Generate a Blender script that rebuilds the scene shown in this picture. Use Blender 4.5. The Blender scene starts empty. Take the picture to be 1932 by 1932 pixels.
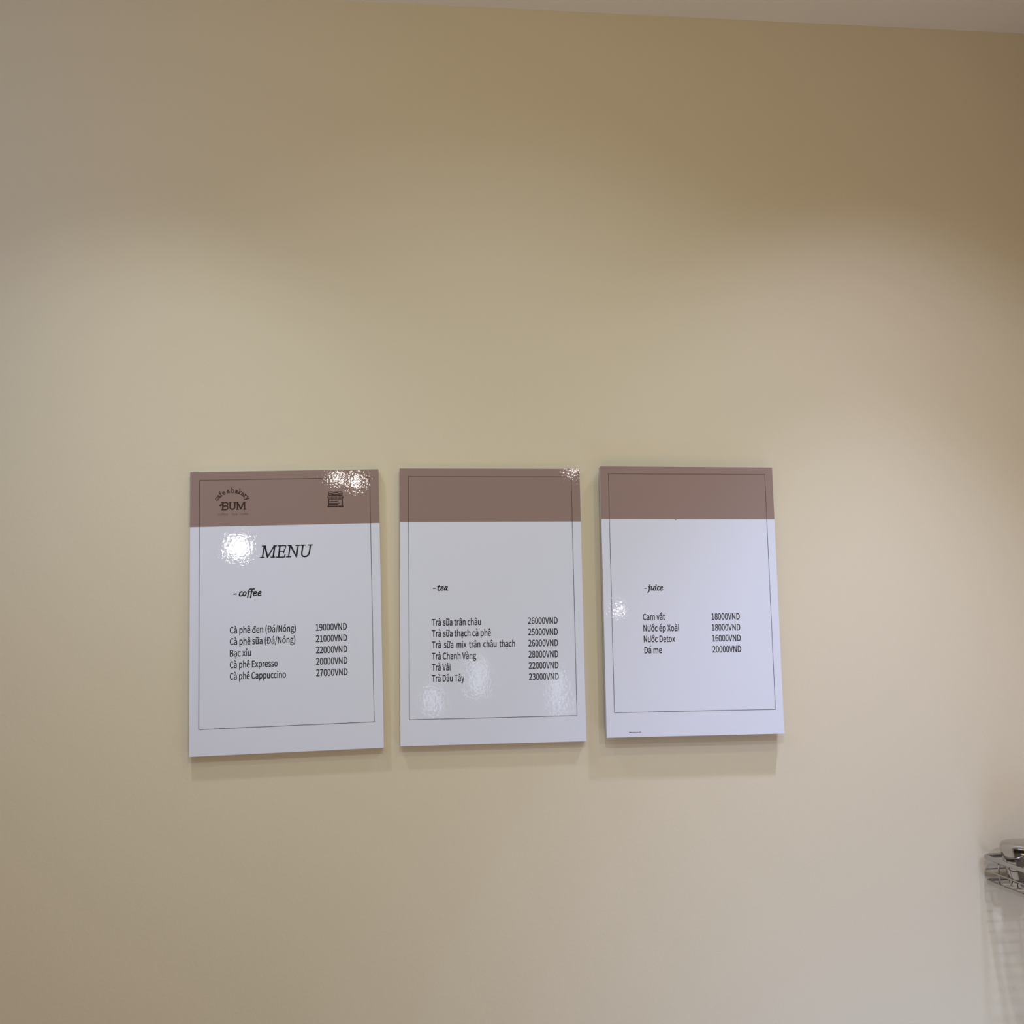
import bpy, bmesh, math, json
from mathutils import Matrix, Vector
PI = math.pi
sc = bpy.context.scene
C = sc.collection

# ------------------------------------------------------------------ camera
cam_d = bpy.data.cameras.new('camera'); cam_d.sensor_width = 36; cam_d.sensor_height = 36
cam_d.lens = 36.0; cam_d.clip_start = 0.02
cam = bpy.data.objects.new('camera', cam_d); C.objects.link(cam)
R = [[0.993308, 0.115184, 0.008484], [-0.113116, 0.985046, -0.129961], [-0.023327, 0.128132, 0.991483]]
M = Matrix(((R[0][0], R[0][2], -R[0][1]), (R[1][0], R[1][2], -R[1][1]), (R[2][0], R[2][2], -R[2][1]))).to_4x4()
M.translation = Vector((0, -1.56665, 1.5453))
cam.matrix_world = M
sc.camera = cam

# ------------------------------------------------------------------ world, exposure
w = bpy.data.worlds.new('world'); sc.world = w; w.use_nodes = True
w.node_tree.nodes['Background'].inputs[0].default_value = (0.6, 0.7, 1.0, 1)
w.node_tree.nodes['Background'].inputs[1].default_value = 0.02
vs = sc.view_settings
vs.view_transform = 'Standard'; vs.look = 'None'; vs.gamma = 1.0; vs.use_curve_mapping = False
vs.exposure = 0.0
sc.cycles.max_bounces = 8; sc.cycles.diffuse_bounces = 5; sc.cycles.glossy_bounces = 4

# ------------------------------------------------------------------ lights
CEIL = 2.6
def spot(name, x, y, z, power, col, half, blend, size=0.03, aim=None):
    d = bpy.data.lights.new(name, 'SPOT'); d.energy = power; d.color = col
    d.spot_size = 2*math.radians(half); d.spot_blend = blend; d.shadow_soft_size = size
    o = bpy.data.objects.new(name, d); C.objects.link(o); o.location = (x, y, z)
    if aim: o.rotation_euler = (Vector(aim)-Vector((x, y, z))).to_track_quat('-Z', 'Y').to_euler()
    return o
def globe(name, x, y, z, power, r, col=(1, .95, .88)):
    d = bpy.data.lights.new(name, 'POINT'); d.energy = power; d.color = col; d.shadow_soft_size = r
    o = bpy.data.objects.new(name, d); C.objects.link(o); o.location = (x, y, z)
def area(name, x, y, z, sx, sy, power, col, aim):
    d = bpy.data.lights.new(name, 'AREA'); d.shape = 'RECTANGLE'; d.size = sx; d.size_y = sy
    d.energy = power; d.color = col
    o = bpy.data.objects.new(name, d); C.objects.link(o); o.location = (x, y, z)
    o.rotation_euler = (Vector(aim)-Vector((x, y, z))).to_track_quat('-Z', 'Y').to_euler()
spot('downlight_near_left_narrow', -0.38, -0.39, 2.57, 8.29, (0.606, 0.727, 1.0), 34, 1.0, 0.03)
spot('downlight_near_left_wide', -0.38, -0.39, 2.57, 13.32, (0.811, 0.936, 1.0), 52, 1.0, 0.03)
spot('downlight_near_right_narrow', 0.78, -0.39, 2.57, 50.25, (0.6, 0.675, 1.0), 34, 1.0, 0.03)
spot('downlight_near_right_wide', 0.78, -0.39, 2.57, 14.07, (0.589, 0.643, 1.0), 55, 1.0, 0.03)
spot('downlight_far_right', 0.65, -0.86, 2.57, 10.65, (0.896, 1.0, 0.708), 75, 1.0, 0.03)
spot('downlight_far_left', -0.5, -0.86, 2.57, 5.0, (0.95, 0.98, 1.0), 60, 1.0, 0.03)
spot('fill_spot_boards', 0.2, -1.4, 2.57, 20.1, (0.6, 0.8, 1.0), 30, 1.0, 0.03, (0.2, 0, 1.6))  # added unseen spot, brightens the wall around the boards
spot('fill_spot_right', 0.95, -1.6, 2.3, 22.0, (0.54, 0.60, 1.0), 25, 1.0, 0.03, (0.75, 0, 1.05))  # added cool spot with no known fixture, lifts the lower right wall
area('fill_low_right', 0.85, -0.6, 0.6, 0.3, 0.3, 2.21, (0.386, 0.573, 1.0), (0.8, 0, 0.95))  # added cool fill from below, tints the lower right wall
area('fill_area_centre', -0.2, -1.0, 2.3, 1.2, 0.3, 1.29, (1.0, 0.828, 0.188), (-0.2, 0, 2.1))  # unseen warm panel added to lift the upper wall
area('fill_area_left', -0.9, -0.9, 2.2, 0.6, 0.4, 2.3, (0.15, 0.40, 1.0), (-0.5, 0, 2.0))  # unseen blue panel added to cool the upper left wall
area('floor_bounce_fill', -0.3, -2.4, 0.12, 3.0, 2.0, 22.63, (1.0, 0.812, 0.612), (-0.3, -2.4, 2))  # added upward panel, stands in for light bounced off the floor
# lamps deeper in the room that mirror in the glossy boards
globe('room_lamp_a', -0.6, -2.5, 1.944, 2.3, 0.040)
globe('room_lamp_b', -0.145, -2.5, 2.205, 0.8, 0.020)
globe('room_lamp_c', -0.225, -2.5, 2.218, 0.6, 0.020)
globe('room_lamp_d', 0.728, -2.5, 2.251, 0.35, 0.016)
globe('room_lamp_e', 0.895, -2.5, 1.672, 0.2, 0.012)

# ------------------------------------------------------------------ materials
def mat(name, col, rough=0.5, metal=0.0, spec=0.5):
    m = bpy.data.materials.new(name); m.use_nodes = True
    b = m.node_tree.nodes['Principled BSDF']
    b.inputs['Base Color'].default_value = (*col, 1); b.inputs['Roughness'].default_value = rough
    b.inputs['Metallic'].default_value = metal; b.inputs['Specular IOR Level'].default_value = spec
    return m
def noise_bump(m, scales, strength, dist, target='Normal', coord='Object'):
    nt = m.node_tree; b = nt.nodes['Principled BSDF']
    tc = nt.nodes.new('ShaderNodeTexCoord'); prev = None
    for s, wgt in scales:
        n = nt.nodes.new('ShaderNodeTexNoise'); n.inputs['Scale'].default_value = s; n.inputs['Detail'].default_value = 2
        nt.links.new(tc.outputs[coord], n.inputs['Vector'])
        mu = nt.nodes.new('ShaderNodeMath'); mu.operation = 'MULTIPLY'; mu.inputs[1].default_value = wgt
        nt.links.new(n.outputs['Fac'], mu.inputs[0])
        if prev:
            ad = nt.nodes.new('ShaderNodeMath'); ad.operation = 'ADD'
            nt.links.new(prev, ad.inputs[0]); nt.links.new(mu.outputs[0], ad.inputs[1]); prev = ad.outputs[0]
        else: prev = mu.outputs[0]
    bp = nt.nodes.new('ShaderNodeBump'); bp.inputs['Strength'].default_value = strength; bp.inputs['Distance'].default_value = dist
    nt.links.new(prev, bp.inputs['Height']); nt.links.new(bp.outputs['Normal'], b.inputs[target])
    return m
def paint(name, col, col2, rough=0.55):
    m = mat(name, col, rough, spec=0.3); nt = m.node_tree; b = nt.nodes['Principled BSDF']
    tc = nt.nodes.new('ShaderNodeTexCoord'); n = nt.nodes.new('ShaderNodeTexNoise'); n.inputs['Scale'].default_value = 2.5
    n.inputs['Detail'].default_value = 4
    mx = nt.nodes.new('ShaderNodeMix'); mx.data_type = 'RGBA'
    mx.inputs[6].default_value = (*col, 1); mx.inputs[7].default_value = (*col2, 1)
    nt.links.new(tc.outputs['Object'], n.inputs['Vector']); nt.links.new(n.outputs['Fac'], mx.inputs[0])
    nt.links.new(mx.outputs[2], b.inputs['Base Color'])
    return noise_bump(m, [(220, 1.0), (30, 0.6)], 0.25, 0.0006)
def film(name, col):
    # print under a glossy laminating film: the film is slightly rumpled
    m = mat(name, col, 0.55, spec=0.2); b = m.node_tree.nodes['Principled BSDF']
    b.inputs['Coat Weight'].default_value = 1.0; b.inputs['Coat Roughness'].default_value = 0.02
    b.inputs['Coat IOR'].default_value = 1.5
    return noise_bump(m, [(260, 0.8), (90, 1.0)], 1.0, 0.000048, 'Coat Normal')

M_WALL = paint('cream_wall_paint', (0.71, 0.615, 0.45), (0.725, 0.63, 0.465))
M_CEIL = paint('ceiling_paint', (0.80, 0.75, 0.69), (0.81, 0.76, 0.70))
M_FLOOR = paint('floor_tile_grey', (0.40, 0.38, 0.36), (0.36, 0.34, 0.33), 0.4)
M_DARK = paint('dark_room_paint', (0.16, 0.14, 0.13), (0.14, 0.12, 0.11))
M_WHITE = film('white_print', (0.78, 0.79, 0.89))
M_BAND = film('brown_print', (0.325, 0.22, 0.19))
M_INK = film('black_ink', (0.010, 0.009, 0.014))
M_BROWNINK = film('dark_brown_ink', (0.050, 0.024, 0.020))
M_PALEINK = film('faded_brown_ink', (0.15, 0.085, 0.07))
M_LINE = film('border_line_ink', (0.11, 0.105, 0.13))
M_LINEBAND = film('border_line_brown', (0.13, 0.075, 0.062))
M_CORE = mat('foam_core', (0.62, 0.60, 0.58), 0.7)
M_CHROME = noise_bump(mat('chrome_wire', (0.45, 0.43, 0.42), 0.14, 1.0), [(300, 1)], 0.1, 0.0002)
M_STEEL = noise_bump(mat('stainless_steel', (0.50, 0.48, 0.47), 0.08, 1.0), [(60, 1)], 0.15, 0.001)
M_DAY = bpy.data.materials.new('daylight_pane'); M_DAY.use_nodes = True
_b = M_DAY.node_tree.nodes['Principled BSDF']; _b.inputs['Base Color'].default_value = (0.1, 0.1, 0.1, 1)
_b.inputs['Emission Color'].default_value = (0.75, 0.87, 1.0, 1); _b.inputs['Emission Strength'].default_value = 4.0
M_FRAME = mat('dark_window_frame', (0.10, 0.09, 0.08), 0.4)

# ------------------------------------------------------------------ mesh helpers
def add_box(bm, x0, x1, y0, y1, z0, z1):
    v = [bm.verts.new((x, y, z)) for x in (x0, x1) for y in (y0, y1) for z in (z0, z1)]
    for f in ((0, 1, 3, 2), (4, 6, 7, 5), (0, 4, 5, 1), (2, 3, 7, 6), (0, 2, 6, 4), (1, 5, 7, 3)):
        bm.faces.new([v[i] for i in f])
def obj(name, bm, m, parent=None, smooth=False, bevel=0):
    bmesh.ops.recalc_face_normals(bm, faces=bm.faces)
    me = bpy.data.meshes.new(name); bm.to_mesh(me); bm.free(); me.materials.append(m)
    if smooth:
        for p in me.polygons: p.use_smooth = True
    o = bpy.data.objects.new(name, me); C.objects.link(o)
    if parent: o.parent = parent
    if bevel:
        b = o.modifiers.new('bevel', 'BEVEL'); b.width = bevel; b.segments = 2; b.limit_method = 'ANGLE'
    return o
def box(name, m, x0, x1, y0, y1, z0, z1, parent=None, bevel=0):
    bm = bmesh.new(); add_box(bm, x0, x1, y0, y1, z0, z1); return obj(name, bm, m, parent, bevel=bevel)
def struct(o): o['kind'] = 'structure'; return o

# ------------------------------------------------------------------ room shell
WALL = 0.012; XR = 1.135; XL = -4.2; YF = -4.6
struct(box('wall_back', M_WALL, XL-.1, XR+.1, WALL, WALL+.1, 0, CEIL))
struct(box('wall_right', M_WALL, XR, XR+.1, YF, WALL, 0, CEIL))
struct(box('wall_left', M_DARK, XL-.1, XL, YF, WALL, 0, CEIL))
struct(box('ceiling', M_CEIL, XL-.1, XR+.1, YF-.1, WALL+.1, CEIL, CEIL+.1))
struct(box('floor', M_FLOOR, XL-.1, XR+.1, YF-.1, WALL+.1, -.1, 0))
struct(box('wall_front', M_DARK, XL-.1, XR+.1, YF-.1, YF, 0, CEIL))
win = struct(box('window_1', M_FRAME, 0.05, 1.10, YF, YF+.03, 1.05, 1.55))
for x0, x1, z0, z1 in ((0.18, 0.26, 1.15, 1.30), (0.45, 0.54, 1.26, 1.46), (0.93, 1.00, 1.13, 1.38)):
    p = box('pane', M_DAY, x0, x1, YF+.03, YF+.034, z0, z1, win)

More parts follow.
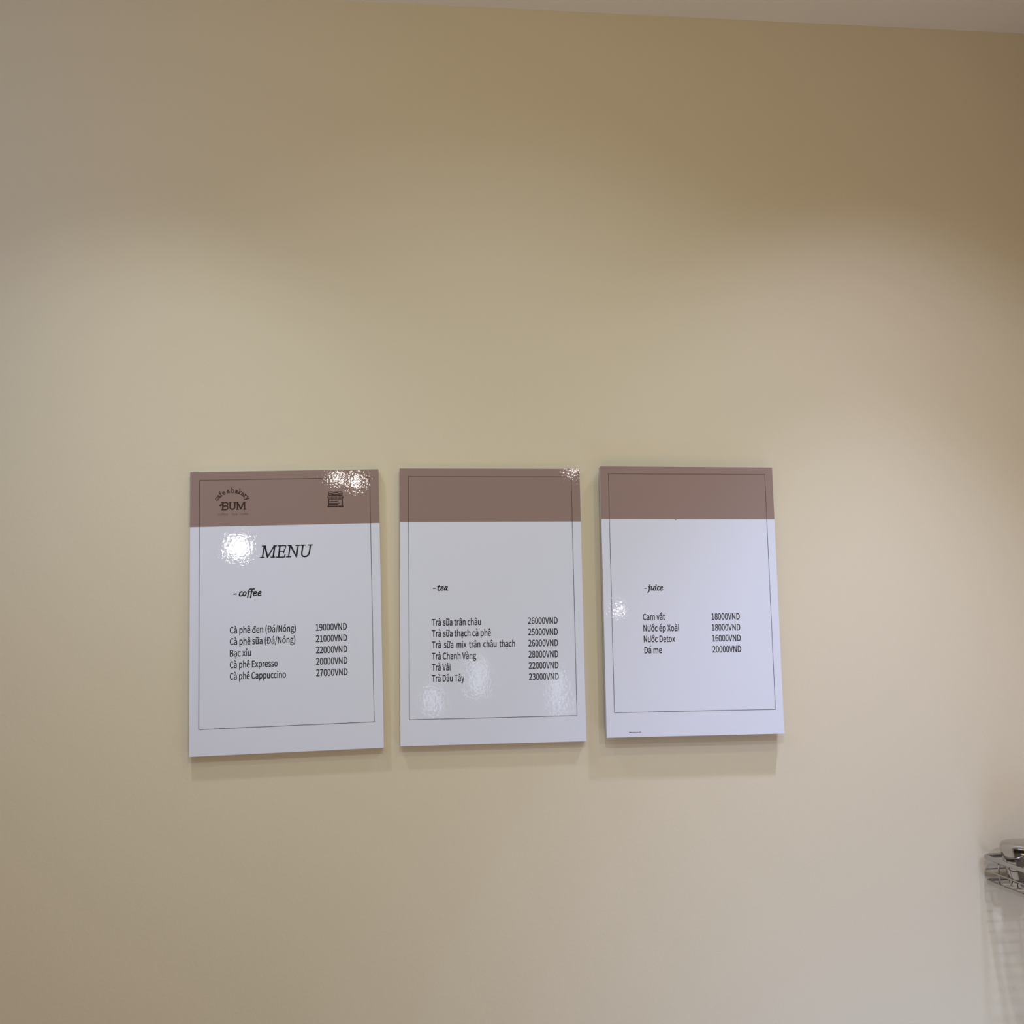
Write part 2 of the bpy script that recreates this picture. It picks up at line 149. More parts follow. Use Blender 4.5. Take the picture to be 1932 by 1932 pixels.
# ------------------------------------------------------------------ lettering
GL = json.loads(r'''{" ":[78,[]],"(":[118,[[51,-16,84,-69,90,-66,97,-63,103,-60,73,-10,59,49,59,109,59,168,73,227,103,277,97,280,90,283,84,286,51,234,32,178,32,109,32,40]]],")":[118,[[28,-66,35,-69,67,-16,86,40,86,109,86,178,67,234,35,286,28,283,21,280,15,277,45,227,60,168,60,109,60,49,45,-10,15,-60,21,-63]]],"/":[137,[[39,51,4,-63,12,-63,19,-63,27,-63,62,51,97,164,132,278,124,278,117,278,109,278,74,164]]],"0":[194,[[48,-5,97,-5,146,-5,177,40,177,129,177,218,146,261,97,261,48,261,18,218,18,129,18,40],[126,21,97,21,68,21,48,54,48,129,48,204,68,236,97,236,126,236,146,204,146,129,146,54]]],"1":[194,[[31,9,31,0,78,0,125,0,172,0,172,9,172,18,172,27,154,27,137,27,120,27,120,103,120,180,120,257,112,257,104,257,96,257,82,249,65,243,42,238,42,232,42,225,42,218,58,218,73,218,88,218,88,154,88,90,88,27,69,27,50,27,31,27,31,18]]],"2":[194,[[15,6,15,0,69,0,123,0,177,0,177,9,177,18,177,28,153,28,129,28,106,28,93,28,77,26,64,25,124,82,165,134,165,186,165,231,136,261,90,261,57,261,35,246,14,224,20,218,26,212,33,206,47,223,65,235,86,235,118,235,133,214,133,185,133,140,96,89,15,19,15,13]]],"3":[194,[[52,-5,92,-5,138,-5,175,23,175,69,175,104,151,126,120,134,120,134,120,135,120,136,148,145,166,166,166,197,166,238,134,261,91,261,62,261,39,248,20,231,25,224,31,217,37,210,51,225,69,235,90,235,117,235,133,219,133,195,133,167,116,146,62,146,62,137,62,129,62,121,122,121,142,101,142,70,142,40,121,22,90,22,61,22,42,36,27,51,21,45,16,38,10,31,27,12]]],"5":[194,[[51,-5,92,-5,135,-5,176,27,176,83,176,140,141,165,98,165,83,165,71,161,60,155,62,180,64,205,67,229,99,229,131,229,163,229,163,238,163,248,163,257,122,257,80,257,39,257,36,217,33,177,30,137,36,133,42,130,47,126,62,136,73,141,90,141,122,141,143,119,143,83,143,45,119,22,89,22,59,22,40,36,26,50,20,43,15,36,9,29,27,12]]],"6":[194,[[56,-5,105,-5,145,-5,179,29,179,79,179,133,151,159,108,159,88,159,65,148,50,129,51,208,80,235,116,235,131,235,147,227,157,215,163,222,169,228,175,235,160,250,141,261,114,261,65,261,20,223,20,123,20,38],[54,50,50,103,67,127,87,136,103,136,134,136,149,113,149,79,149,44,130,21,105,21,73,21]]],"7":[194,[[74,97,69,0,80,0,92,0,103,0,107,100,118,160,178,237,178,244,178,250,178,257,124,257,71,257,17,257,17,248,17,238,17,229,59,229,100,229,142,229,91,159]]],"8":[194,[[50,-5,98,-5,146,-5,178,25,178,62,178,97,158,116,135,129,135,130,135,130,135,131,150,143,169,166,169,193,169,232,143,261,99,261,59,261,28,234,28,195,28,168,44,149,63,136,63,136,63,135,63,135,40,122,16,98,16,64,16,24],[133,155,116,139,85,151,57,165,57,195,57,220,75,237,98,237,126,237,142,217,142,191,142,172],[128,19,98,19,68,19,44,39,44,67,44,91,59,111,80,125,116,110,148,97,148,63,148,37]]],"9":[194,[[54,-5,82,-5,130,-5,175,35,175,139,175,221,138,261,89,261,49,261,15,228,15,178,15,125,43,97,86,97,107,97,130,110,145,129,143,49,114,22,81,22,64,22,49,29,38,42,32,35,26,28,20,22,35,7],[141,208,145,155,128,131,109,121,91,121,61,121,46,144,46,178,46,213,64,236,89,236,122,236]]],"B":[230,[[35,86,35,0,63,0,90,0,117,0,174,0,214,25,214,75,214,110,193,131,162,137,162,137,162,138,162,138,186,146,200,168,200,194,200,239,163,257,111,257,86,257,61,257,35,257,35,171],[80,148,68,148,68,176,68,203,68,231,81,231,94,231,107,231,147,231,168,220,168,190,168,164,150,148,106,148,93,148],[83,26,68,26,68,58,68,90,68,123,83,123,97,123,112,123,158,123,182,108,182,76,182,42,157,26,112,26,97,26]]],"C":[223,[[68,-5,132,-5,165,-5,190,9,211,32,205,39,199,46,193,53,176,35,158,24,133,24,84,24,54,64,54,129,54,193,86,233,134,233,157,233,173,223,187,209,193,216,199,223,204,230,190,246,165,261,134,261,69,261,20,211,20,128,20,45]]],"D":[241,[[35,86,35,0,57,0,79,0,101,0,178,0,220,48,220,129,220,211,178,257,99,257,78,257,57,257,35,257,35,171],[77,27,68,27,68,95,68,162,68,230,77,230,87,230,97,230,157,230,187,194,187,129,187,64,157,27,97,27,87,27]]],"E":[206,[[35,86,35,0,86,0,136,0,187,0,187,9,187,18,187,28,147,28,107,28,68,28,68,59,68,90,68,121,100,121,132,121,165,121,165,130,165,140,165,149,132,149,100,149,68,149,68,176,68,202,68,229,106,229,145,229,183,229,183,238,183,248,183,257,134,257,85,257,35,257,35,171]]],"N":[253,[[35,86,35,0,46,0,56,0,66,0,66,45,66,90,66,135,66,162,63,189,62,215,62,215,63,215,63,215,73,197,82,180,91,162,122,108,153,54,185,0,196,0,207,0,218,0,218,86,218,171,218,257,208,257,197,257,187,257,187,212,187,168,187,123,187,97,189,68,192,42,191,42,190,42,190,42,181,60,171,77,162,95,131,149,100,203,68,257,57,257,46,257,35,257,35,171]]],"T":[210,[[89,76,89,0,99,0,110,0,121,0,121,76,121,153,121,229,147,229,173,229,199,229,199,238,199,248,199,257,136,257,74,257,11,257,11,248,11,238,11,229,37,229,63,229,89,229,89,153]]],"V":[201,[[55,86,82,0,95,0,107,0,120,0,147,86,174,171,201,257,190,257,179,257,168,257,155,210,141,164,127,118,118,88,112,63,102,33,102,33,101,33,101,33,91,63,85,88,76,118,62,164,48,210,34,257,23,257,12,257,0,257,28,171]]],"X":[201,[[31,44,6,0,17,0,29,0,40,0,53,23,65,46,77,69,84,82,90,95,98,111,98,111,99,111,99,111,107,95,114,82,121,69,134,46,147,23,159,0,171,0,183,0,195,0,170,44,145,87,120,131,143,173,166,215,190,257,178,257,167,257,156,257,144,235,133,213,121,191,115,179,110,168,103,153,103,153,102,153,102,153,93,168,88,179,82,191,70,213,58,235,47,257,35,257,23,257,11,257,34,215,58,174,81,133,56,88]]],"a":[197,[[44,-5,76,-5,99,-5,121,8,139,23,139,23,140,23,140,23,141,15,142,8,143,0,152,0,160,0,169,0,169,39,169,78,169,117,169,164,150,195,103,195,72,195,46,181,29,170,33,163,37,155,41,148,56,158,76,168,98,168,129,168,137,145,137,120,56,111,21,91,21,49,21,15],[103,21,85,21,66,21,51,30,51,51,51,76,73,92,137,99,137,81,137,64,137,46,119,30]]],"c":[179,[[57,-5,107,-5,130,-5,152,5,169,19,164,26,159,34,155,41,143,30,127,22,110,22,75,22,51,51,51,95,51,139,76,168,111,168,126,168,138,161,149,152,154,159,160,166,165,173,152,185,134,195,110,195,61,195,18,158,18,95,18,32]]],"e":[194,[[58,-5,109,-5,135,-5,155,4,172,15,168,22,164,29,160,36,146,27,131,21,113,21,77,21,52,47,50,88,92,88,135,88,178,88,179,92,179,99,179,106,179,160,152,195,103,195,60,195,18,157,18,95,18,32],[83,110,49,110,53,148,77,169,104,169,134,169,151,149,151,110,117,110]]],"f":[114,[[12,172,12,164,20,164,29,164,37,164,37,109,37,55,37,0,48,0,59,0,69,0,69,55,69,109,69,164,83,164,96,164,110,164,110,173,110,181,110,190,96,190,83,190,69,190,69,200,69,210,69,220,69,245,78,258,96,258,103,258,111,256,118,252,120,261,122,269,125,277,116,281,105,283,93,283,55,283,37,259,37,221,37,210,37,200,37,190,29,190,20,189,12,188,12,180]]],"g":[197,[[50,-88,96,-88,155,-88,193,-57,193,-22,193,10,170,23,126,23,114,23,101,23,89,23,63,23,56,32,56,44,56,55,61,61,68,67,76,63,87,60,96,60,135,60,166,86,166,126,166,143,159,157,150,166,163,166,176,166,189,166,189,174,189,182,189,190,167,190,145,190,123,190,116,193,107,195,96,195,58,195,25,169,25,127,25,104,37,86,50,76,50,76,50,75,50,75,40,68,29,55,29,39,29,24,36,14,46,8,46,7,46,7,46,6,28,-5,18,-20,18,-37,18,-69],[118,82,96,82,74,82,56,99,56,127,56,155,74,172,96,172,119,172,137,155,137,127,137,99],[138,-65,101,-65,66,-65,46,-53,46,-32,46,-21,51,-10,65,0,74,-2,83,-3,90,-3,101,-3,112,-3,123,-3,148,-3,161,-9,161,-27,161,-47]]],"h":[213,[[32,93,32,0,43,0,54,0,64,0,64,46,64,92,64,138,83,157,97,167,116,167,141,167,152,152,152,116,152,77,152,39,152,0,163,0,174,0,184,0,184,40,184,80,184,120,184,169,166,195,126,195,100,195,81,181,63,163,63,176,64,189,64,202,64,228,64,253,64,279,54,279,43,279,32,279,32,186]]],"i":[96,[[32,63,32,0,43,0,54,0,64,0,64,63,64,127,64,190,54,190,43,190,32,190,32,127],[36,229,48,229,61,229,70,238,70,251,70,263,61,271,48,271,36,271,27,263,27,251,27,238]]],"k":[193,[[32,93,32,0,43,0,53,0,64,0,64,17,64,33,64,50,76,64,88,78,99,92,118,61,137,31,155,0,167,0,178,0,190,0,166,38,142,76,118,113,139,139,160,165,181,190,169,190,158,190,146,190,119,157,92,123,65,90,65,90,64,90,64,90,64,153,64,216,64,279,53,279,43,279,32,279,32,186]]],"m":[324,[[32,63,32,0,43,0,54,0,64,0,64,46,64,92,64,138,82,158,98,167,112,167,136,167,147,152,147,116,147,77,147,39,147,0,158,0,169,0,179,0,179,46,179,92,179,138,197,158,213,167,227,167,251,167,263,152,263,116,263,77,263,39,263,0,273,0,284,0,294,0,294,40,294,80,294,120,294,169,276,195,237,195,214,195,194,180,174,159,166,181,151,195,121,195,99,195,79,181,62,162,62,162,62,162,62,162,61,172,60,181,58,190,50,190,41,190,32,190,32,127]]],"n":[214,[[32,63,32,0,43,0,54,0,64,0,64,46,64,92,64,138,83,157,97,167,116,167,141,167,152,152,152,116,152,77,152,39,152,0,163,0,174,0,184,0,184,40,184,80,184,120,184,169,166,195,126,195,100,195,80,181,62,162,62,162,62,162,62,162,61,172,60,181,58,190,50,190,41,190,32,190,32,127]]],"o":[212,[[60,-5,106,-5,153,-5,194,32,194,95,194,158,153,195,106,195,60,195,18,158,18,95,18,32],[139,22,106,22,73,22,51,51,51,95,51,139,73,168,106,168,139,168,161,139,161,95,161,51]]],"p":[217,[[32,10,32,-80,43,-80,54,-80,64,-80,64,-59,64,-37,64,-16,64,-5,64,6,63,18,81,3,99,-5,116,-5,159,-5,199,33,199,98,199,157,172,195,123,195,101,195,79,182,62,168,62,168,62,168,62,168,61,175,60,183,58,190,50,190,41,190,32,190,32,100],[142,22,111,22,98,22,81,27,64,42,64,75,64,109,64,142,83,159,99,168,115,168,151,168,165,140,165,98,165,51]]],"r":[136,[[32,63,32,0,43,0,54,0,64,0,64,41,64,81,64,122,77,154,96,166,112,166,120,166,124,165,131,163,133,172,135,182,137,191,131,194,125,195,116,195,95,195,76,180,62,155,62,155,62,155,62,155,61,167,60,179,58,190,50,190,41,190,32,190,32,127]]],"s":[164,[[55,-5,82,-5,127,-5,151,21,151,52,151,88,121,99,93,110,72,118,52,125,52,143,52,158,63,170,88,170,104,170,118,163,131,153,136,160,141,167,146,173,132,185,111,195,87,195,46,195,22,171,22,141,22,109,50,96,77,86,98,78,120,69,120,50,120,34,108,20,83,20,60,20,43,29,27,43,21,36,16,29,11,22,29,7]]],"t":[132,[[51,-5,92,-5,104,-5,116,-1,127,2,125,11,123,19,121,27,114,24,106,21,99,21,77,21,70,35,70,58,70,93,70,129,70,164,87,164,104,164,121,164,121,173,121,181,121,190,104,190,87,190,70,190,70,208,70,226,70,244,61,244,52,244,43,244,42,226,41,208,40,190,30,190,19,189,9,188,9,180,9,172,9,164,19,164,28,164,38,164,38,129,38,94,38,59,38,21]]],"u":[213,[[48,-5,88,-5,114,-5,133,9,151,30,151,30,151,30,152,30,152,20,153,10,154,0,163,0,172,0,181,0,181,63,181,127,181,190,170,190,159,190,149,190,149,145,149,100,149,55,131,33,117,23,97,23,72,23,62,38,62,74,62,112,62,151,62,190,51,190,40,190,29,190,29,150,29,110,29,70,29,21]]],"v":[182,[[50,63,73,0,86,0,98,0,111,0,133,63,155,127,178,190,167,190,157,190,146,190,134,154,122,118,110,82,105,63,98,44,93,26,92,26,92,26,91,26,85,44,79,63,74,82,62,118,50,154,38,190,27,190,16,190,5,190,27,127]]],"x":[174,[[5,0,5,0,5,0,39,0,39,0,39,0,85,76,85,76,85,76,134,0,134,0,134,0,169,0,169,0,169,0,106,97,106,97,106,97,164,190,164,190,164,190,131,190,131,190,131,190,90,119,90,119,90,119,45,190,45,190,45,190,10,190,10,190,10,190,68,98,68,98,68,98]]],"y":[182,[[27,-82,35,-82,73,-82,93,-53,106,-16,130,53,154,121,178,190,167,190,157,190,147,190,135,155,124,120,112,85,107,68,102,48,97,31,96,31,96,31,95,31,89,49,82,68,76,85,63,120,51,155,38,190,27,190,16,190,5,190,30,127,55,63,81,0,79,-5,78,-10,77,-15,69,-38,55,-56,34,-56,29,-56,23,-54,19,-53,17,-61,15,-70,13,-78,19,-81]]],"à":[197,[[44,-5,76,-5,99,-5,121,8,139,23,139,23,140,23,140,23,141,15,142,8,143,0,152,0,160,0,169,0,169,39,169,78,169,117,169,164,150,195,103,195,72,195,46,181,29,170,33,163,37,155,41,148,56,158,76,168,98,168,129,168,137,145,137,120,56,111,21,91,21,49,21,15],[103,21,85,21,66,21,51,30,51,51,51,76,73,92,137,99,137,81,137,64,137,46,119,30],[90,244,110,224,116,229,121,235,127,240,108,262,90,284,71,305,64,298,56,291,49,284,69,264]]],"á":[197,[[44,-5,76,-5,99,-5,121,8,139,23,139,23,140,23,140,23,141,15,142,8,143,0,152,0,160,0,169,0,169,39,169,78,169,117,169,164,150,195,103,195,72,195,46,181,29,170,33,163,37,155,41,148,56,158,76,168,98,168,129,168,137,145,137,120,56,111,21,91,21,49,21,15],[103,21,85,21,66,21,51,30,51,51,51,76,73,92,137,99,137,81,137,64,137,46,119,30],[93,229,99,224,119,244,140,264,160,284,153,291,145,298,138,305,120,284,101,262,83,240,88,235]]],"â":[197,[[44,-5,76,-5,99,-5,121,8,139,23,139,23,140,23,140,23,141,15,142,8,143,0,152,0,160,0,169,0,169,39,169,78,169,117,169,164,150,195,103,195,72,195,46,181,29,170,33,163,37,155,41,148,56,158,76,168,98,168,129,168,137,145,137,120,56,111,21,91,21,49,21,15],[103,21,85,21,66,21,51,30,51,51,51,76,73,92,137,99,137,81,137,64,137,46,119,30],[59,253,44,235,49,231,53,227,58,222,73,237,89,252,104,266,104,266,105,266,105,266,121,252,136,237,152,222,156,227,160,231,165,235,150,253,135,271,120,290,110,290,99,290,89,290,74,271]]],"é":[194,[[58,-5,109,-5,135,-5,155,4,172,15,168,22,164,29,160,36,146,27,131,21,113,21,77,21,52,47,50,88,92,88,135,88,178,88,179,92,179,99,179,106,179,160,152,195,103,195,60,195,18,157,18,95,18,32],[83,110,49,110,53,148,77,169,104,169,134,169,151,149,151,110,117,110],[92,229,98,224,118,244,138,264,159,284,151,291,144,298,137,305,118,284,100,262,81,240,87,235]]],"ê":[194,[[58,-5,109,-5,135,-5,155,4,172,15,168,22,164,29,160,36,146,27,131,21,113,21,77,21,52,47,50,88,92,88,135,88,178,88,179,92,179,99,179,106,179,160,152,195,103,195,60,195,18,157,18,95,18,32],[83,110,49,110,53,148,77,169,104,169,134,169,151,149,151,110,117,110],[58,253,43,235,47,231,52,227,56,222,72,237,87,252,102,266,103,266,103,266,104,266,119,252,135,237,150,222,155,227,159,231,164,235,149,253,134,271,119,290,108,290,98,290,87,290,72,271]]],"ó":[212,[[60,-5,106,-5,153,-5,194,32,194,95,194,158,153,195,106,195,60,195,18,158,18,95,18,32],[139,22,106,22,73,22,51,51,51,95,51,139,73,168,106,168,139,168,161,139,161,95,161,51],[95,229,100,224,121,244,141,264,162,284,154,291,147,298,139,305,121,284,102,262,84,240,89,235]]],"Đ":[249,[[44,42,44,0,66,0,88,0,110,0,187,0,229,48,229,129,229,211,187,257,108,257,87,257,65,257,44,257,44,219,44,181,44,144,33,143,23,143,13,143,13,137,13,131,13,126,23,126,33,126,44,126,44,84],[86,27,76,27,76,60,76,93,76,126,96,126,115,126,134,126,134,132,134,138,134,144,115,144,96,144,76,144,76,173,76,201,76,230,86,230,96,230,105,230,166,230,196,194,196,129,196,64,166,27,105,27,96,27]]],"đ":[217,[[121,22,104,22,71,22,51,48,51,88,51,125,76,153,106,153,122,153,137,147,153,133,153,105,153,76,153,48,137,31],[90,230,90,224,111,224,132,224,153,224,153,213,153,201,153,190,153,179,154,168,154,158,138,171,123,180,101,180,57,180,19,143,19,87,19,29,49,-5,97,-5,120,-5,140,7,154,22,155,22,155,22,155,22,156,14,157,7,158,0,167,0,176,0,185,0,185,75,185,149,185,224,194,224,204,225,213,225,213,231,213,237,213,242,204,242,194,242,185,242,185,254,185,267,185,279,174,279,163,279,153,279,153,267,153,254,153,242,132,242,111,242,90,242,90,236]]],"ư":[213,[[48,-5,88,-5,114,-5,133,9,151,30,151,30,151,30,152,30,152,20,153,10,154,0,163,0,172,0,181,0,181,59,181,119,181,178,199,184,218,199,218,230,218,241,214,252,209,261,201,257,192,253,184,249,187,243,190,235,190,228,190,202,175,193,157,190,154,190,152,190,149,190,149,145,149,100,149,55,131,33,117,23,97,23,72,23,62,38,62,74,62,112,62,151,62,190,51,190,40,190,29,190,29,150,29,110,29,70,29,21]]],"ạ":[197,[[44,-5,76,-5,99,-5,121,8,139,23,139,23,140,23,140,23,141,15,142,8,143,0,152,0,160,0,169,0,169,39,169,78,169,117,169,164,150,195,103,195,72,195,46,181,29,170,33,163,37,155,41,148,56,158,76,168,98,168,129,168,137,145,137,120,56,111,21,91,21,49,21,15],[103,21,85,21,66,21,51,30,51,51,51,76,73,92,137,99,137,81,137,64,137,46,119,30],[85,-81,97,-81,110,-81,118,-72,118,-59,118,-47,110,-39,97,-39,85,-39,76,-47,76,-59,76,-72]]],"ả":[197,[[44,-5,76,-5,99,-5,121,8,139,23,139,23,140,23,140,23,141,15,142,8,143,0,152,0,160,0,169,0,169,39,169,78,169,117,169,164,150,195,103,195,72,195,46,181,29,170,33,163,37,155,41,148,56,158,76,168,98,168,129,168,137,145,137,120,56,111,21,91,21,49,21,15],[103,21,85,21,66,21,51,30,51,51,51,76,73,92,137,99,137,81,137,64,137,46,119,30],[91,229,92,224,115,228,136,238,136,261,136,284,115,296,80,298,80,290,79,283,78,276,100,275,111,269,111,258,111,248,101,243,89,239,90,234]]],"ắ":[197,[[44,-5,76,-5,99,-5,121,8,139,23,139,23,140,23,140,23,141,15,142,8,143,0,152,0,160,0,169,0,169,39,169,78,169,117,169,164,150,195,103,195,72,195,46,181,29,170,33,163,37,155,41,148,56,158,76,168,98,168,129,168,137,145,137,120,56,111,21,91,21,49,21,15],[103,21,85,21,66,21,51,30,51,51,51,76,73,92,137,99,137,81,137,64,137,46,119,30],[63,223,105,223,147,223,164,254,166,283,159,284,153,285,147,286,144,265,131,244,105,244,78,244,65,265,62,286,56,285,50,284,43,283,46,254],[98,269,103,266,116,280,129,295,142,310,135,315,128,320,121,325,110,309,99,293,88,277,93,273]]],"ỉ":[96,[[32,63,32,0,43,0,54,0,64,0,64,63,64,127,64,190,54,190,43,190,32,190,32,127],[35,229,36,224,59,228,79,238,79,261,79,284,59,296,24,298,23,290,23,283,22,276,44,275,55,269,55,258,55,248,45,243,32,239,33,234]]],"ớ":[212,[[139,22,106,22,73,22,51,51,51,95,51,139,73,168,106,168,139,168,161,139,161,95,161,51],[95,229,101,224,121,244,142,264,162,284,155,291,148,298,140,305,121,284,103,262,84,240,90,235],[60,-5,106,-5,153,-5,194,32,194,95,194,130,181,157,162,174,184,181,205,196,205,226,205,237,201,248,196,257,188,253,180,249,171,245,175,239,177,231,177,224,177,202,165,191,143,187,131,192,119,195,106,195,60,195,18,158,18,95,18,32]]],"ữ":[213,[[105,226,132,226,160,226,171,249,172,279,165,279,157,279,150,280,149,262,144,249,132,249,114,249,104,282,76,282,49,282,37,259,36,229,44,229,51,228,58,228,59,246,64,259,76,259,94,259],[48,-5,88,-5,114,-5,133,9,151,30,151,30,151,30,152,30,152,20,153,10,154,0,163,0,172,0,181,0,181,59,181,119,181,178,199,184,218,199,218,230,218,241,214,252,209,261,201,257,192,253,184,249,187,243,190,235,190,228,190,202,175,193,157,190,154,190,152,190,149,190,149,145,149,100,149,55,131,33,117,23,97,23,72,23,62,38,62,74,62,112,62,151,62,190,51,190,40,190,29,190,29,150,29,110,29,70,29,21]]]}''')
CAP = 257.0
def flatten(s):
    """closed cubic outline -> list of 2-D points"""
    n = len(s)//6; P = []
    for i in range(n):
        q = s[6*i:6*i+6]; r = s[6*((i+1) % n):6*((i+1) % n)+6]
        p0, p1, p2, p3 = (q[2], q[3]), (q[4], q[5]), (r[0], r[1]), (r[2], r[3])
        L = math.hypot(p3[0]-p0[0], p3[1]-p0[1])
        def dist(p):
            return abs((p[0]-p0[0])*(p3[1]-p0[1])-(p[1]-p0[1])*(p3[0]-p0[0]))/max(L, 1e-6)
        k = 1 if max(dist(p1), dist(p2)) < 1.2 else 5
        for j in range(k):
            t = j/k; u = 1-t
            P.append((u**3*p0[0]+3*u*u*t*p1[0]+3*u*t*t*p2[0]+t**3*p3[0], u**3*p0[1]+3*u*u*t*p1[1]+3*u*t*t*p2[1]+t**3*p3[1]))
    out = []
    for p in P:
        if not out or math.hypot(p[0]-out[-1][0], p[1]-out[-1][1]) > 4.0: out.append(p)
    if math.hypot(out[0][0]-out[-1][0], out[0][1]-out[-1][1]) < 4.0: out.pop()
    return out
def fatten(P, d, sgn):
    """move a closed outline d outwards of the ink"""
    n = len(P); out = []
    for i in range(n):
        a, b, c = P[i-1], P[i], P[(i+1) % n]
        u = Vector((b[0]-a[0], b[1]-a[1])).normalized(); v = Vector((c[0]-b[0], c[1]-b[1])).normalized()
        n1 = Vector((u.y, -u.x)); n2 = Vector((v.y, -v.x)); m = n1+n2
        m = n1 if m.length < 0.3 else m.normalized()/max(0.8, m.normalized().dot(n1))
        out.append((b[0]+sgn*d*m.x, b[1]+sgn*d*m.y))
    return out
def text_mesh(items, cap, weight):
    """items: [text, left mm, baseline mm, width mm]; flat filled outlines"""
    cu = bpy.data.curves.new('text', 'CURVE'); cu.dimensions = '2D'; cu.fill_mode = 'FRONT'
    for txt, x0, z0, wd in items:
        nat = 0; segs = []
        for ch in txt:
            adv, sp = GL[ch]; segs.append((nat, sp)); nat += adv
        xs = [o+v for o, sp in segs for s in sp for v in s[2::6]]
        lo, hi = min(xs), max(xs); k = wd/(hi-lo); kz = cap/CAP
        if 'mix' in txt:        # the justified line: same letter width as its neighbours, wide word gaps
            k = 0.0264; nsp = txt.count(' '); extra = (wd/k-(hi-lo))/nsp; c = 0; out = []
            for ch, (o, sp) in zip(txt, segs):
                out.append((o+c*extra, sp))
                if ch == ' ': c += 1
            segs = out
        for o, sp in segs:
            flat = [[((x+o-lo)*k, y*kz) for x, y in flatten(s)] for s in sp]
            if not flat: continue
            def area2(P): return sum(P[i-1][0]*P[i][1]-P[i][0]*P[i-1][1] for i in range(len(P)))
            sgn = 1 if max((area2(P) for P in flat), key=abs) > 0 else -1
            for P in flat:
                P = fatten(P, weight, sgn)
                b = cu.splines.new('POLY'); b.points.add(len(P)-1); b.use_cyclic_u = True
                for i, (x, z) in enumerate(P): b.points[i].co = (x0+x, z0+z, 0, 1)
    o = bpy.data.objects.new('tmp', cu); C.objects.link(o)
    me = bpy.data.meshes.new_from_object(o.evaluated_get(bpy.context.evaluated_depsgraph_get()))
    bpy.data.objects.remove(o); bpy.data.curves.remove(cu)
    return me
def text(name, items, cap, m, parent, y, weight=0.195):
    me = text_mesh(items, cap, weight)
    for v in me.vertices: v.co = Vector((v.co.x/1000, y, v.co.y/1000))
    me.materials.clear(); me.materials.append(m); me.name = name
    o = bpy.data.objects.new(name, me); C.objects.link(o); o.parent = parent
    return o
def strokes(name, data, m, parent, y, grow=1.0):
    bm = bmesh.new(); k = 0
    for st in data:
        r = st[0]*grow/2000; pts = [Vector((a/1000, b/1000)) for a, b in st[1:]]
        for i, p in enumerate(pts):
            yy = y-0.000002*(k % 9); k += 1
            vs_ = [bm.verts.new((p.x+r*math.cos(t*PI/5), yy, p.y+r*math.sin(t*PI/5))) for t in range(10)]
            bm.faces.new(vs_)
            if i+1 < len(pts):
                q = pts[i+1]; d = q-p
                if d.length < 1e-7: continue
                nrm = Vector((-d.y, d.x)).normalized()*r; yy = y-0.000002*(k % 9); k += 1
                bm.faces.new([bm.verts.new((a.x, yy, a.y)) for a in (p+nrm, p-nrm, q-nrm, q+nrm)])
    me = bpy.data.meshes.new(name); bm.to_mesh(me); bm.free(); me.materials.append(m)
    o = bpy.data.objects.new(name, me); C.objects.link(o); o.parent = parent
    return o

ROWS = json.loads(r'''[[["Cà phê đen (Đá/Nóng)",-82.44,-33.7,95.86],["Cà phê sữa (Đá/Nóng)",-82.45,-50.54,94.95],["Bạc xỉu",-82.47,-67.58,30.2],["Cà phê Expresso",-82.49,-84.41,68.93],["Cà phê Cappuccino",-82.5,-101.27,80.87],["19000VND",43.14,-33.64,45.65],["21000VND",43.06,-50.57,45.75],["22000VND",42.99,-67.3,45.84],["20000VND",42.91,-84.15,45.93],["27000VND",42.83,-101.02,46.02]],
[["Trà sữa trân châu",-92.39,-31.92,74.22],["Trà sữa thạch cà phê",-92.51,-48.68,89.52],["Trà sữa mix trân châu thạch",-92.62,-65.72,126.3],["Trà Chanh Vàng",-92.74,-82.71,66.8],["Trà Vải",-92.86,-99.49,27.74],["Trà Dâu Tây",-92.97,-115.99,48.61],["26000VND",54.48,-31.57,45.81],["25000VND",54.48,-48.69,45.78],["26000VND",54.49,-65.59,45.75],["28000VND",54.49,-82.61,45.72],["22000VND",54.49,-99.42,45.69],["23000VND",54.49,-116.35,45.66]],
[["Cam vắt",-78.17,-31.93,34.68],["Nước ép Xoài",-77.94,-49.04,56.12],["Nước Detox",-77.94,-65.69,49.28],["Đá me",-78.2,-82.7,28.05],["18000VND",30.98,-32.3,45.11],["18000VND",30.83,-49.12,45.28],["16000VND",30.68,-65.82,45.45],["20000VND",30.52,-82.89,45.62]]]''')
SMALL = [["coffee", -100.01, 143.02, 14.48], ["tea", -79.25, 143.07, 7.26], ["cake", -66.67, 143.15, 11.05]]
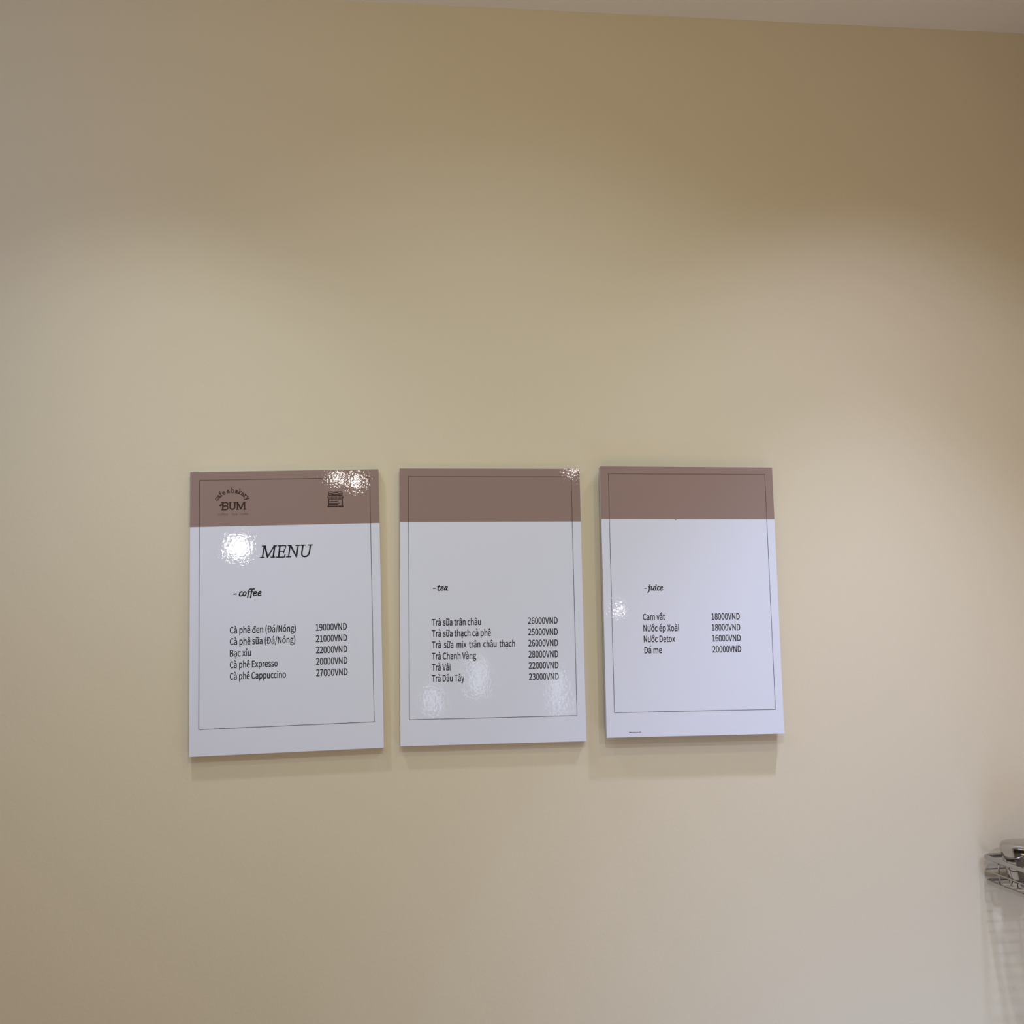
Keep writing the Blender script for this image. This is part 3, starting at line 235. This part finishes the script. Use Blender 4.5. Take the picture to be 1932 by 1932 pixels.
ST = {'title':[[2.12,[-31.94,95.46],[-34.69,78.39]],[1.71,[-34.85,95.44],[-29.76,95.41]],[2.62,[-30.97,95.19],[-27.18,78.44]],[2.01,[-27.18,78.29],[-17.37,95.35]],[2.52,[-16.64,95.08],[-18.94,78.23]],[1.61,[-17.86,95.36],[-13.73,95.26]],[1.71,[-37.84,78.28],[-32.03,78.32]],[1.71,[-22.33,78.32],[-16.51,78.41]],[2.52,[-8.86,95.14],[-10.92,78.26]],[1.71,[-11.29,95.2],[-0.09,95.17]],[1.61,[-0.09,95.17],[-0.95,91.45]],[1.71,[-9.16,87.17],[-2.83,87.01]],[1.61,[-2.23,89.49],[-3.34,84.28]],[1.81,[-14.08,78.1],[-2.66,77.95]],[1.71,[-2.66,77.95],[-1.32,81.74]],[2.12,[6.25,95.26],[3.82,78.13]],[1.61,[3.32,95.08],[7.96,95.21]],[2.62,[6.98,94.99],[15.37,78.32]],[2.12,[18.21,94.96],[15.51,77.82]],[1.71,[14.79,95.14],[20.9,95.29]],[1.71,[0.51,78.11],[7.08,78.19]],[2.32,[25.3,95.03],[23.49,84.34],[23.45,80.85],[24.89,78.57],[27.57,77.75],[30.76,78.42],[33.48,80.84],[34.74,84.55],[36.32,95.0]],[1.71,[22.37,95.25],[28.73,95.39]],[1.71,[33.14,95.28],[39.51,95.43]]],
'coffee':[[1.68,[-76.92,24.6],[-73.09,24.81]],[1.75,[-64.45,27.66],[-66.21,27.71],[-67.97,26.29],[-68.94,23.87],[-68.62,21.96],[-66.86,21.52],[-64.78,22.11]],[1.75,[-60.77,27.55],[-62.69,26.3],[-63.5,23.7],[-62.71,21.72],[-61.11,21.67],[-59.34,23.25],[-58.85,25.85],[-59.65,27.35],[-60.77,27.55]],[1.75,[-50.66,31.34],[-52.11,31.55],[-53.87,30.62],[-54.84,28.68],[-55.65,24.77],[-56.79,18.76]],[1.41,[-56.93,27.43],[-47.63,27.32]],[1.75,[-46.65,31.38],[-48.26,31.43],[-49.86,30.33],[-50.67,28.23],[-51.49,23.99],[-52.47,18.62]],[1.68,[-47.48,24.2],[-44.75,24.77],[-43.46,26.21],[-44.26,27.44],[-45.7,27.42],[-47.31,25.83],[-48.13,23.56],[-47.65,21.59],[-45.89,21.14],[-43.8,21.96]],[1.68,[-40.9,24.26],[-38.17,24.83],[-36.88,26.27],[-37.68,27.51],[-39.12,27.49],[-40.73,25.9],[-41.55,23.63],[-41.07,21.65],[-39.31,21.2],[-37.22,22.02]]],
'tea':[[1.39,[-90.13,24.49],[-86.88,24.53]],[1.66,[-81.21,28.61],[-82.36,25.61],[-82.88,23.36],[-82.64,21.6],[-81.14,21.46],[-79.75,21.94]],[1.26,[-83.85,26.75],[-79.09,26.78]],[1.56,[-77.86,24.06],[-75.59,24.53],[-74.71,25.78],[-75.07,26.84],[-76.33,26.85],[-77.72,25.56],[-78.61,23.56],[-78.25,21.8],[-76.87,21.49],[-74.86,22.22]],[1.66,[-68.8,26.85],[-70.55,26.87],[-72.07,25.75],[-73.09,23.5],[-72.86,21.69],[-71.6,21.73],[-70.08,23.47],[-68.67,26.47]],[1.66,[-68.55,26.72],[-69.46,23.21],[-69.47,21.71],[-68.34,21.44]]],
'juice':[[1.26,[-74.63,17.08],[-71.48,17.18]],[1.56,[-68.13,19.34],[-66.29,19.33],[-66.76,16.77],[-67.4,13.18],[-68.38,11.26],[-69.7,11.01]],[2.01,[-66.1,21.9],[-66.05,21.9]],[1.51,[-64.18,19.45],[-62.87,19.44],[-63.46,17.26],[-63.93,14.95],[-63.04,14.05],[-61.43,14.8],[-60.04,17.24],[-59.44,19.67]],[1.51,[-59.9,17.49],[-60.37,15.18],[-59.88,13.95],[-59.09,13.94]],[1.51,[-58.26,19.41],[-56.29,19.4],[-57.17,16.45],[-57.37,14.39],[-56.2,14.05]],[1.96,[-56.0,21.91],[-55.95,21.91]],[1.51,[-50.76,19.44],[-52.07,19.63],[-53.55,18.48],[-54.42,16.17],[-54.08,14.32],[-52.78,13.97],[-50.91,14.73]],[1.51,[-48.74,16.77],[-46.61,17.27],[-45.78,18.43],[-46.27,19.51],[-47.46,19.52],[-48.82,18.19],[-49.68,16.14],[-49.34,14.34],[-47.77,13.94],[-45.77,14.83]]],
'bum':[[2.27,[-92.53,162.6],[-92.77,152.1]],[1.81,[-94.46,162.64],[-87.21,162.75],[-85.52,161.46],[-85.52,158.96],[-86.97,157.48],[-91.81,157.33]],[1.81,[-86.97,157.48],[-85.28,155.95],[-85.52,153.2],[-87.22,151.98],[-94.22,151.73]],[1.31,[-96.39,158.43],[-92.05,158.49]],[2.77,[-96.39,158.43],[-96.3,158.43]],[1.11,[-95.67,160.41],[-92.77,159.1]],[2.12,[-82.13,162.39],[-82.14,154.88],[-80.93,152.85],[-78.75,152.06],[-76.33,152.86],[-75.12,155.24],[-75.11,162.5]],[1.41,[-83.58,162.52],[-80.44,162.61]],[1.41,[-76.56,162.53],[-73.41,162.62]],[2.12,[-71.23,162.67],[-71.25,152.15]],[2.12,[-70.99,162.42],[-66.4,152.55],[-61.77,162.48]],[2.12,[-60.89,162.47],[-60.58,151.93]],[1.51,[-72.7,151.83],[-69.65,151.97]],[1.51,[-62.04,151.86],[-59.13,152.0]],[1.41,[-72.93,162.61],[-70.5,162.66]],[1.41,[-61.52,162.58],[-59.1,162.63]]],
'arc':[[1.21,[-101.6,170.47],[-103.04,169.95],[-103.52,168.14],[-102.39,166.73],[-100.81,166.33],[-99.6,167.29],[-99.54,168.88]],[1.21,[-100.91,169.94],[-102.12,170.87]],[1.21,[-100.49,172.07],[-100.02,173.46],[-98.82,173.74],[-96.58,171.34],[-95.68,171.62]],[1.21,[-98.07,172.94],[-99.29,171.41],[-99.0,170.16],[-97.71,169.72],[-96.89,170.41],[-97.03,171.82]],[1.21,[-96.78,179.28],[-97.89,179.01],[-97.95,177.59],[-94.45,172.53]],[1.21,[-97.81,175.51],[-95.75,177.03]],[1.21,[-95.31,171.9],[-93.42,173.29]],[1.21,[-92.5,176.47],[-89.7,177.83],[-90.66,179.09],[-92.09,179.13],[-92.96,177.97],[-92.59,176.18],[-91.33,174.98],[-90.03,175.22],[-89.14,176.63]],[1.21,[-82.7,177.89],[-85.76,180.55],[-85.57,181.68],[-84.6,181.44],[-84.51,180.58],[-85.82,178.79],[-85.31,177.28],[-83.84,177.31],[-83.04,179.57]],[1.21,[-80.25,184.78],[-79.4,184.75],[-79.55,177.67]],[1.21,[-79.47,181.43],[-78.18,182.04],[-76.91,181.32],[-76.52,179.76],[-76.98,178.1],[-78.27,177.62],[-79.54,178.2]],[1.21,[-73.64,180.86],[-72.25,181.19],[-71.35,180.29],[-72.05,177.06],[-71.31,176.42]],[1.21,[-71.58,179.21],[-73.5,179.46],[-74.36,178.54],[-74.0,177.18],[-72.97,176.84],[-71.91,177.7]],[1.21,[-67.92,182.67],[-67.13,182.3],[-69.82,175.84]],[1.21,[-70.6,176.2],[-69.03,175.47]],[1.21,[-65.78,178.79],[-68.78,177.77],[-67.26,174.66]],[1.21,[-66.57,179.16],[-65.19,178.52]],[1.21,[-68.05,175.02],[-66.68,174.39]],[1.21,[-64.72,175.71],[-62.1,173.9],[-61.57,175.38],[-62.29,176.67],[-63.72,176.87],[-65.01,175.65],[-65.34,173.92],[-64.45,172.88],[-62.8,172.8]],[1.21,[-59.99,174.98],[-59.2,174.23],[-62.04,170.98]],[1.21,[-62.84,171.72],[-61.24,170.23]],[1.21,[-60.05,173.26],[-58.4,173.49],[-57.72,172.26]],[1.21,[-56.05,171.0],[-58.28,167.2]],[1.21,[-54.17,168.56],[-59.25,166.7],[-60.92,166.75],[-61.12,167.72]],[1.21,[-56.59,171.7],[-55.52,170.31]],[1.21,[-54.71,169.26],[-53.77,168.04]]],
'icon':[[1.32,[64.81,175.83],[84.64,175.6]],[1.03,[64.76,175.83],[64.51,170.36]],[1.03,[84.78,175.45],[84.93,169.96]],[1.47,[64.78,173.32],[70.56,173.2]],[1.47,[79.24,173.04],[84.74,172.93]],[1.32,[72.03,174.66],[78.39,174.54]],[1.62,[64.75,170.8],[84.71,170.56]],[0.88,[68.81,172.35],[71.7,171.7],[78.64,171.57],[81.25,172.11]],[0.88,[63.8,164.6],[85.77,164.32]],[1.18,[63.28,168.61],[63.1,166.54]],[1.32,[86.12,167.87],[86.09,166.09]],[1.76,[64.66,164.14],[64.6,155.28]],[2.06,[84.85,164.33],[84.82,154.57]],[1.47,[66.35,161.0],[77.05,161.23]],[1.76,[66.17,158.05],[77.58,157.82]],[1.03,[78.59,163.87],[78.47,155.29]],[1.32,[65.72,156.44],[77.84,156.19]],[2.2,[63.51,153.47],[85.9,153.3]],[1.32,[80.19,158.51],[80.54,158.5]],[0.59,[64.73,169.32],[84.68,168.93]],[1.12,[65.15,167.98],[65.1,164.87]],[1.12,[67.11,167.94],[67.07,164.83]],[1.12,[69.07,167.9],[69.03,164.8]],[1.12,[71.04,167.86],[71.0,164.76]],[1.12,[73.0,167.83],[72.96,164.72]],[1.12,[74.97,167.79],[74.93,164.68]],[1.12,[76.94,167.75],[76.89,164.64]],[1.12,[78.9,167.71],[78.86,164.6]],[1.12,[80.87,167.67],[80.83,164.56]],[1.12,[82.84,167.63],[82.79,164.52]],[1.12,[84.81,167.59],[84.76,164.48]]],
'tiny':[[1.21,[-104.45,-201.66],[-102.65,-201.7]],[0.65,[-102.13,-201.61],[-93.65,-201.7]],[0.6,[-92.62,-201.72],[-89.79,-201.74]],[0.6,[-89.02,-201.8],[-86.7,-201.75]],[0.5,[-87.86,-200.94],[-87.22,-201.84]]],
'speck':[[1.06,[-22.47,124.22],[-20.24,124.04]]]}

# ------------------------------------------------------------------ the three menu boards
W, H = 0.2812, 0.42
ML, MR, MT, MB, BH = 0.01354, 0.01346, 0.01282, 0.03847, 0.08356
def board(idx, cx, cz, ang, y, label, cap):
    t = bpy.data.objects.new('menu_board', None); C.objects.link(t)
    s = (1.56665+y)/1.56665
    t.location = (cx*s, y, 1.5453+(cz)*s); t.rotation_euler = (0, -ang, 0); t.scale = (1, 1, 1)
    t['label'] = label; t['category'] = 'menu board'
    t.empty_display_size = 0.05
    S = s
    box('foam_board', M_CORE, -W/2*S, W/2*S, 0.0004, 0.0115, -H/2*S, H/2*S, t, bevel=0.0006)
    box('printed_sheet', M_WHITE, -W/2*S, W/2*S, 0.0000, 0.0005, -H/2*S, H/2*S, t)
    box('header_band', M_BAND, -W/2*S, W/2*S, -0.00005, 0.0002, (H/2-BH)*S, H/2*S, t)
    x0, x1, z0, z1, zb = -W/2+ML, W/2-MR, -H/2+MB, H/2-MT, H/2-BH
    h = 0.00042
    bm = bmesh.new(); ya, yb_ = -0.00012, 0.0001
    add_box(bm, x0-h, x0+h, ya, yb_, z0-h, zb); add_box(bm, x1-h, x1+h, ya, yb_, z0-h, zb)
    add_box(bm, x0+h, x1-h, ya, yb_, z0-h, z0+h)
    obj('border_line', bm, M_LINE, t)
    bm = bmesh.new(); h2 = 0.00048
    add_box(bm, x0-h2, x0+h2, ya, yb_, zb, z1+h2); add_box(bm, x1-h2, x1+h2, ya, yb_, zb, z1+h2)
    add_box(bm, x0+h2, x1-h2, ya, yb_, z1-h2, z1+h2)
    o = obj('border_line', bm, M_LINEBAND, t); o['label'] = 'dark brown border line on the brown header'
    n = len(ROWS[idx])
    for r in ROWS[idx]:
        text('price_lettering' if r[0].endswith('VND') else 'drink_name_lettering', [r], cap, M_INK, t, -0.00014)
    if y < -0.001:
        for px, pz in ((-.1, .17), (.1, .17), (-.1, -.17), (.1, -.17)):
            box('adhesive_pad', M_CORE, px-.012, px+.012, 0.0115, WALL-y, pz-.012, pz+.012, t)
    return t
b1 = board(0, -0.16006, 0.0603, 0.01268, 0.0, 'left menu board with logo, MENU title and coffee price list on the cream wall', 9.7)
b2 = board(1, 0.14956, 0.06228, -0.00644, 0.0, 'middle menu board listing tea prices under a plain brown header', 9.7)
b3 = board(2, 0.46329, 0.06383, -0.01037, -0.009, 'right menu board listing four juice prices under a plain brown header', 9.7)
YI = -0.00014
strokes('title_lettering', ST['title'], M_INK, b1, YI, 0.92)
strokes('heading_lettering', ST['coffee'], M_INK, b1, YI)
strokes('heading_lettering', ST['tea'], M_INK, b2, YI)
strokes('heading_lettering', ST['juice'], M_INK, b3, YI)
lg = strokes('logo', ST['bum'], M_BROWNINK, b1, YI); lg['label'] = 'dark brown shop logo in slab lettering'
strokes('logo_arc_lettering', ST['arc'], M_BROWNINK, lg, YI)
for r in SMALL: text('logo_small_lettering', [r], 3.9, M_PALEINK, lg, YI, 0.0)
ic = strokes('shop_icon', ST['icon'], M_BROWNINK, b1, YI); ic['label'] = 'small dark brown drawing of a shop with awning'
strokes('fine_print', ST['tiny'], M_INK, b3, YI)
strokes('print_speck', ST['speck'], M_LINE, b3, YI)

# ------------------------------------------------------------------ chrome wire basket in the corner
def tube(bm, pts, r, n=12, closed=False):
    N = len(pts); rings = []
    up = Vector((0, 0, 1))
    for i, p in enumerate(pts):
        a = pts[(i-1) % N] if (closed or i > 0) else p
        b = pts[(i+1) % N] if (closed or i < N-1) else p
        d = (Vector(b)-Vector(a)).normalized()
        u = d.cross(up)
        u = u.normalized() if u.length > 1e-4 else Vector((1, 0, 0))
        v = u.cross(d).normalized()
        rings.append([bm.verts.new(Vector(p)+(u*math.cos(2*PI*k/n)+v*math.sin(2*PI*k/n))*r) for k in range(n)])
    for i in range(N if closed else N-1):
        A, B = rings[i], rings[(i+1) % N]
        for k in range(n): bm.faces.new((A[k], A[(k+1) % n], B[(k+1) % n], B[k]))
    if not closed:
        bm.faces.new(rings[0]); bm.faces.new(rings[-1][::-1])
def rrect(x0, x1, y0, y1, z, r, n=7):
    P = []
    for cx, cy, a0 in ((x1-r, y1-r, 0), (x0+r, y1-r, 90), (x0+r, y0+r, 180), (x1-r, y0+r, 270)):
        for k in range(n+1):
            a = math.radians(a0+90*k/n); P.append((cx+r*math.cos(a), cy+r*math.sin(a), z))
    return P
BX0, BX1, BY0, BY1 = 0.9155, 1.128, -0.285, 0.004
ZU, ZM, ZL = 1.1985, 1.1785, 1.1610
bk = bpy.data.objects.new('wire_basket', None); C.objects.link(bk); bk.location = (XR, -0.14, ZL)
bk['label'] = 'chrome wire corner basket at the lower right edge holding the steel container'; bk['category'] = 'basket'
def bpart(name, bm, m=M_CHROME):
    for v in bm.verts: v.co -= bk.location
    return obj(name, bm, m, bk, smooth=True)
bm = bmesh.new(); tube(bm, rrect(BX0, BX1, BY0, BY1, ZU, 0.012), 0.0036, 14, True); bpart('top_rail', bm)
bm = bmesh.new(); tube(bm, rrect(BX0-.001, BX1, BY0, BY1, ZM, 0.008), 0.0011, 8, True); bpart('middle_wire', bm)
bm = bmesh.new(); tube(bm, rrect(BX0+.001, BX1, BY0, BY1, ZL, 0.012), 0.0036, 14, True); bpart('bottom_rail', bm)
for (x, y) in ((BX0+.0015, -0.034), (BX0+.0015, -0.14), (BX0+.0015, -0.25), (1.02, BY1-.001), (1.02, BY0+.001), (BX1-.001, -.05), (BX1-.001, -.24)):
    bm = bmesh.new(); tube(bm, [(x, y, ZL), (x, y, ZU)], 0.0013, 8); bpart('upright_wire', bm)
for i in range(14):
    y = -0.012-0.020*i
    bm = bmesh.new(); tube(bm, [(BX0+.001, y, ZL-.001), (BX1-.001, y, ZL-.001)], 0.0013, 8); bpart('floor_wire', bm)
for x in (0.97, 1.03, 1.09):
    bm = bmesh.new(); tube(bm, [(x, BY0+.001, ZL-.0035), (x, BY1-.001, ZL-.0035)], 0.0013, 8); bpart('floor_wire', bm)
bm = bmesh.new(); add_box(bm, BX1-.002, XR, -.17, -.11, ZL, ZU+.004); bpart('wall_bracket', bm)

# ------------------------------------------------------------------ stainless container standing in the basket
def lathe(bm, prof, n=48):
    rings = [[bm.verts.new((r*math.cos(2*PI*k/n), r*math.sin(2*PI*k/n), z)) for k in range(n)] for r, z in prof]
    for A, B in zip(rings, rings[1:]):
        for k in range(n): bm.faces.new((A[k], A[(k+1) % n], B[(k+1) % n], B[k]))
    bm.faces.new(rings[0][::-1]); bm.faces.new(rings[-1])
ct = bpy.data.objects.new('steel_container', None); C.objects.link(ct); ct.location = (0.9595, -0.045, ZL+.0005)
ct['label'] = 'shiny tapered stainless steel container standing in the chrome wire basket'; ct['category'] = 'container'
bm = bmesh.new()
lathe(bm, [(0.024, 0), (0.0275, 0.0012), (0.029, 0.004), (0.031, 0.015), (0.0332, 0.026), (0.0353, 0.037), (0.0370, 0.046), (0.0383, 0.0525),
           (0.0386, 0.0560), (0.0383, 0.0595), (0.0368, 0.0625), (0.0340, 0.0645), (0.028, 0.0656), (0.015, 0.0661), (0.003, 0.0663)])
obj('body', bm, M_STEEL, ct, smooth=True)
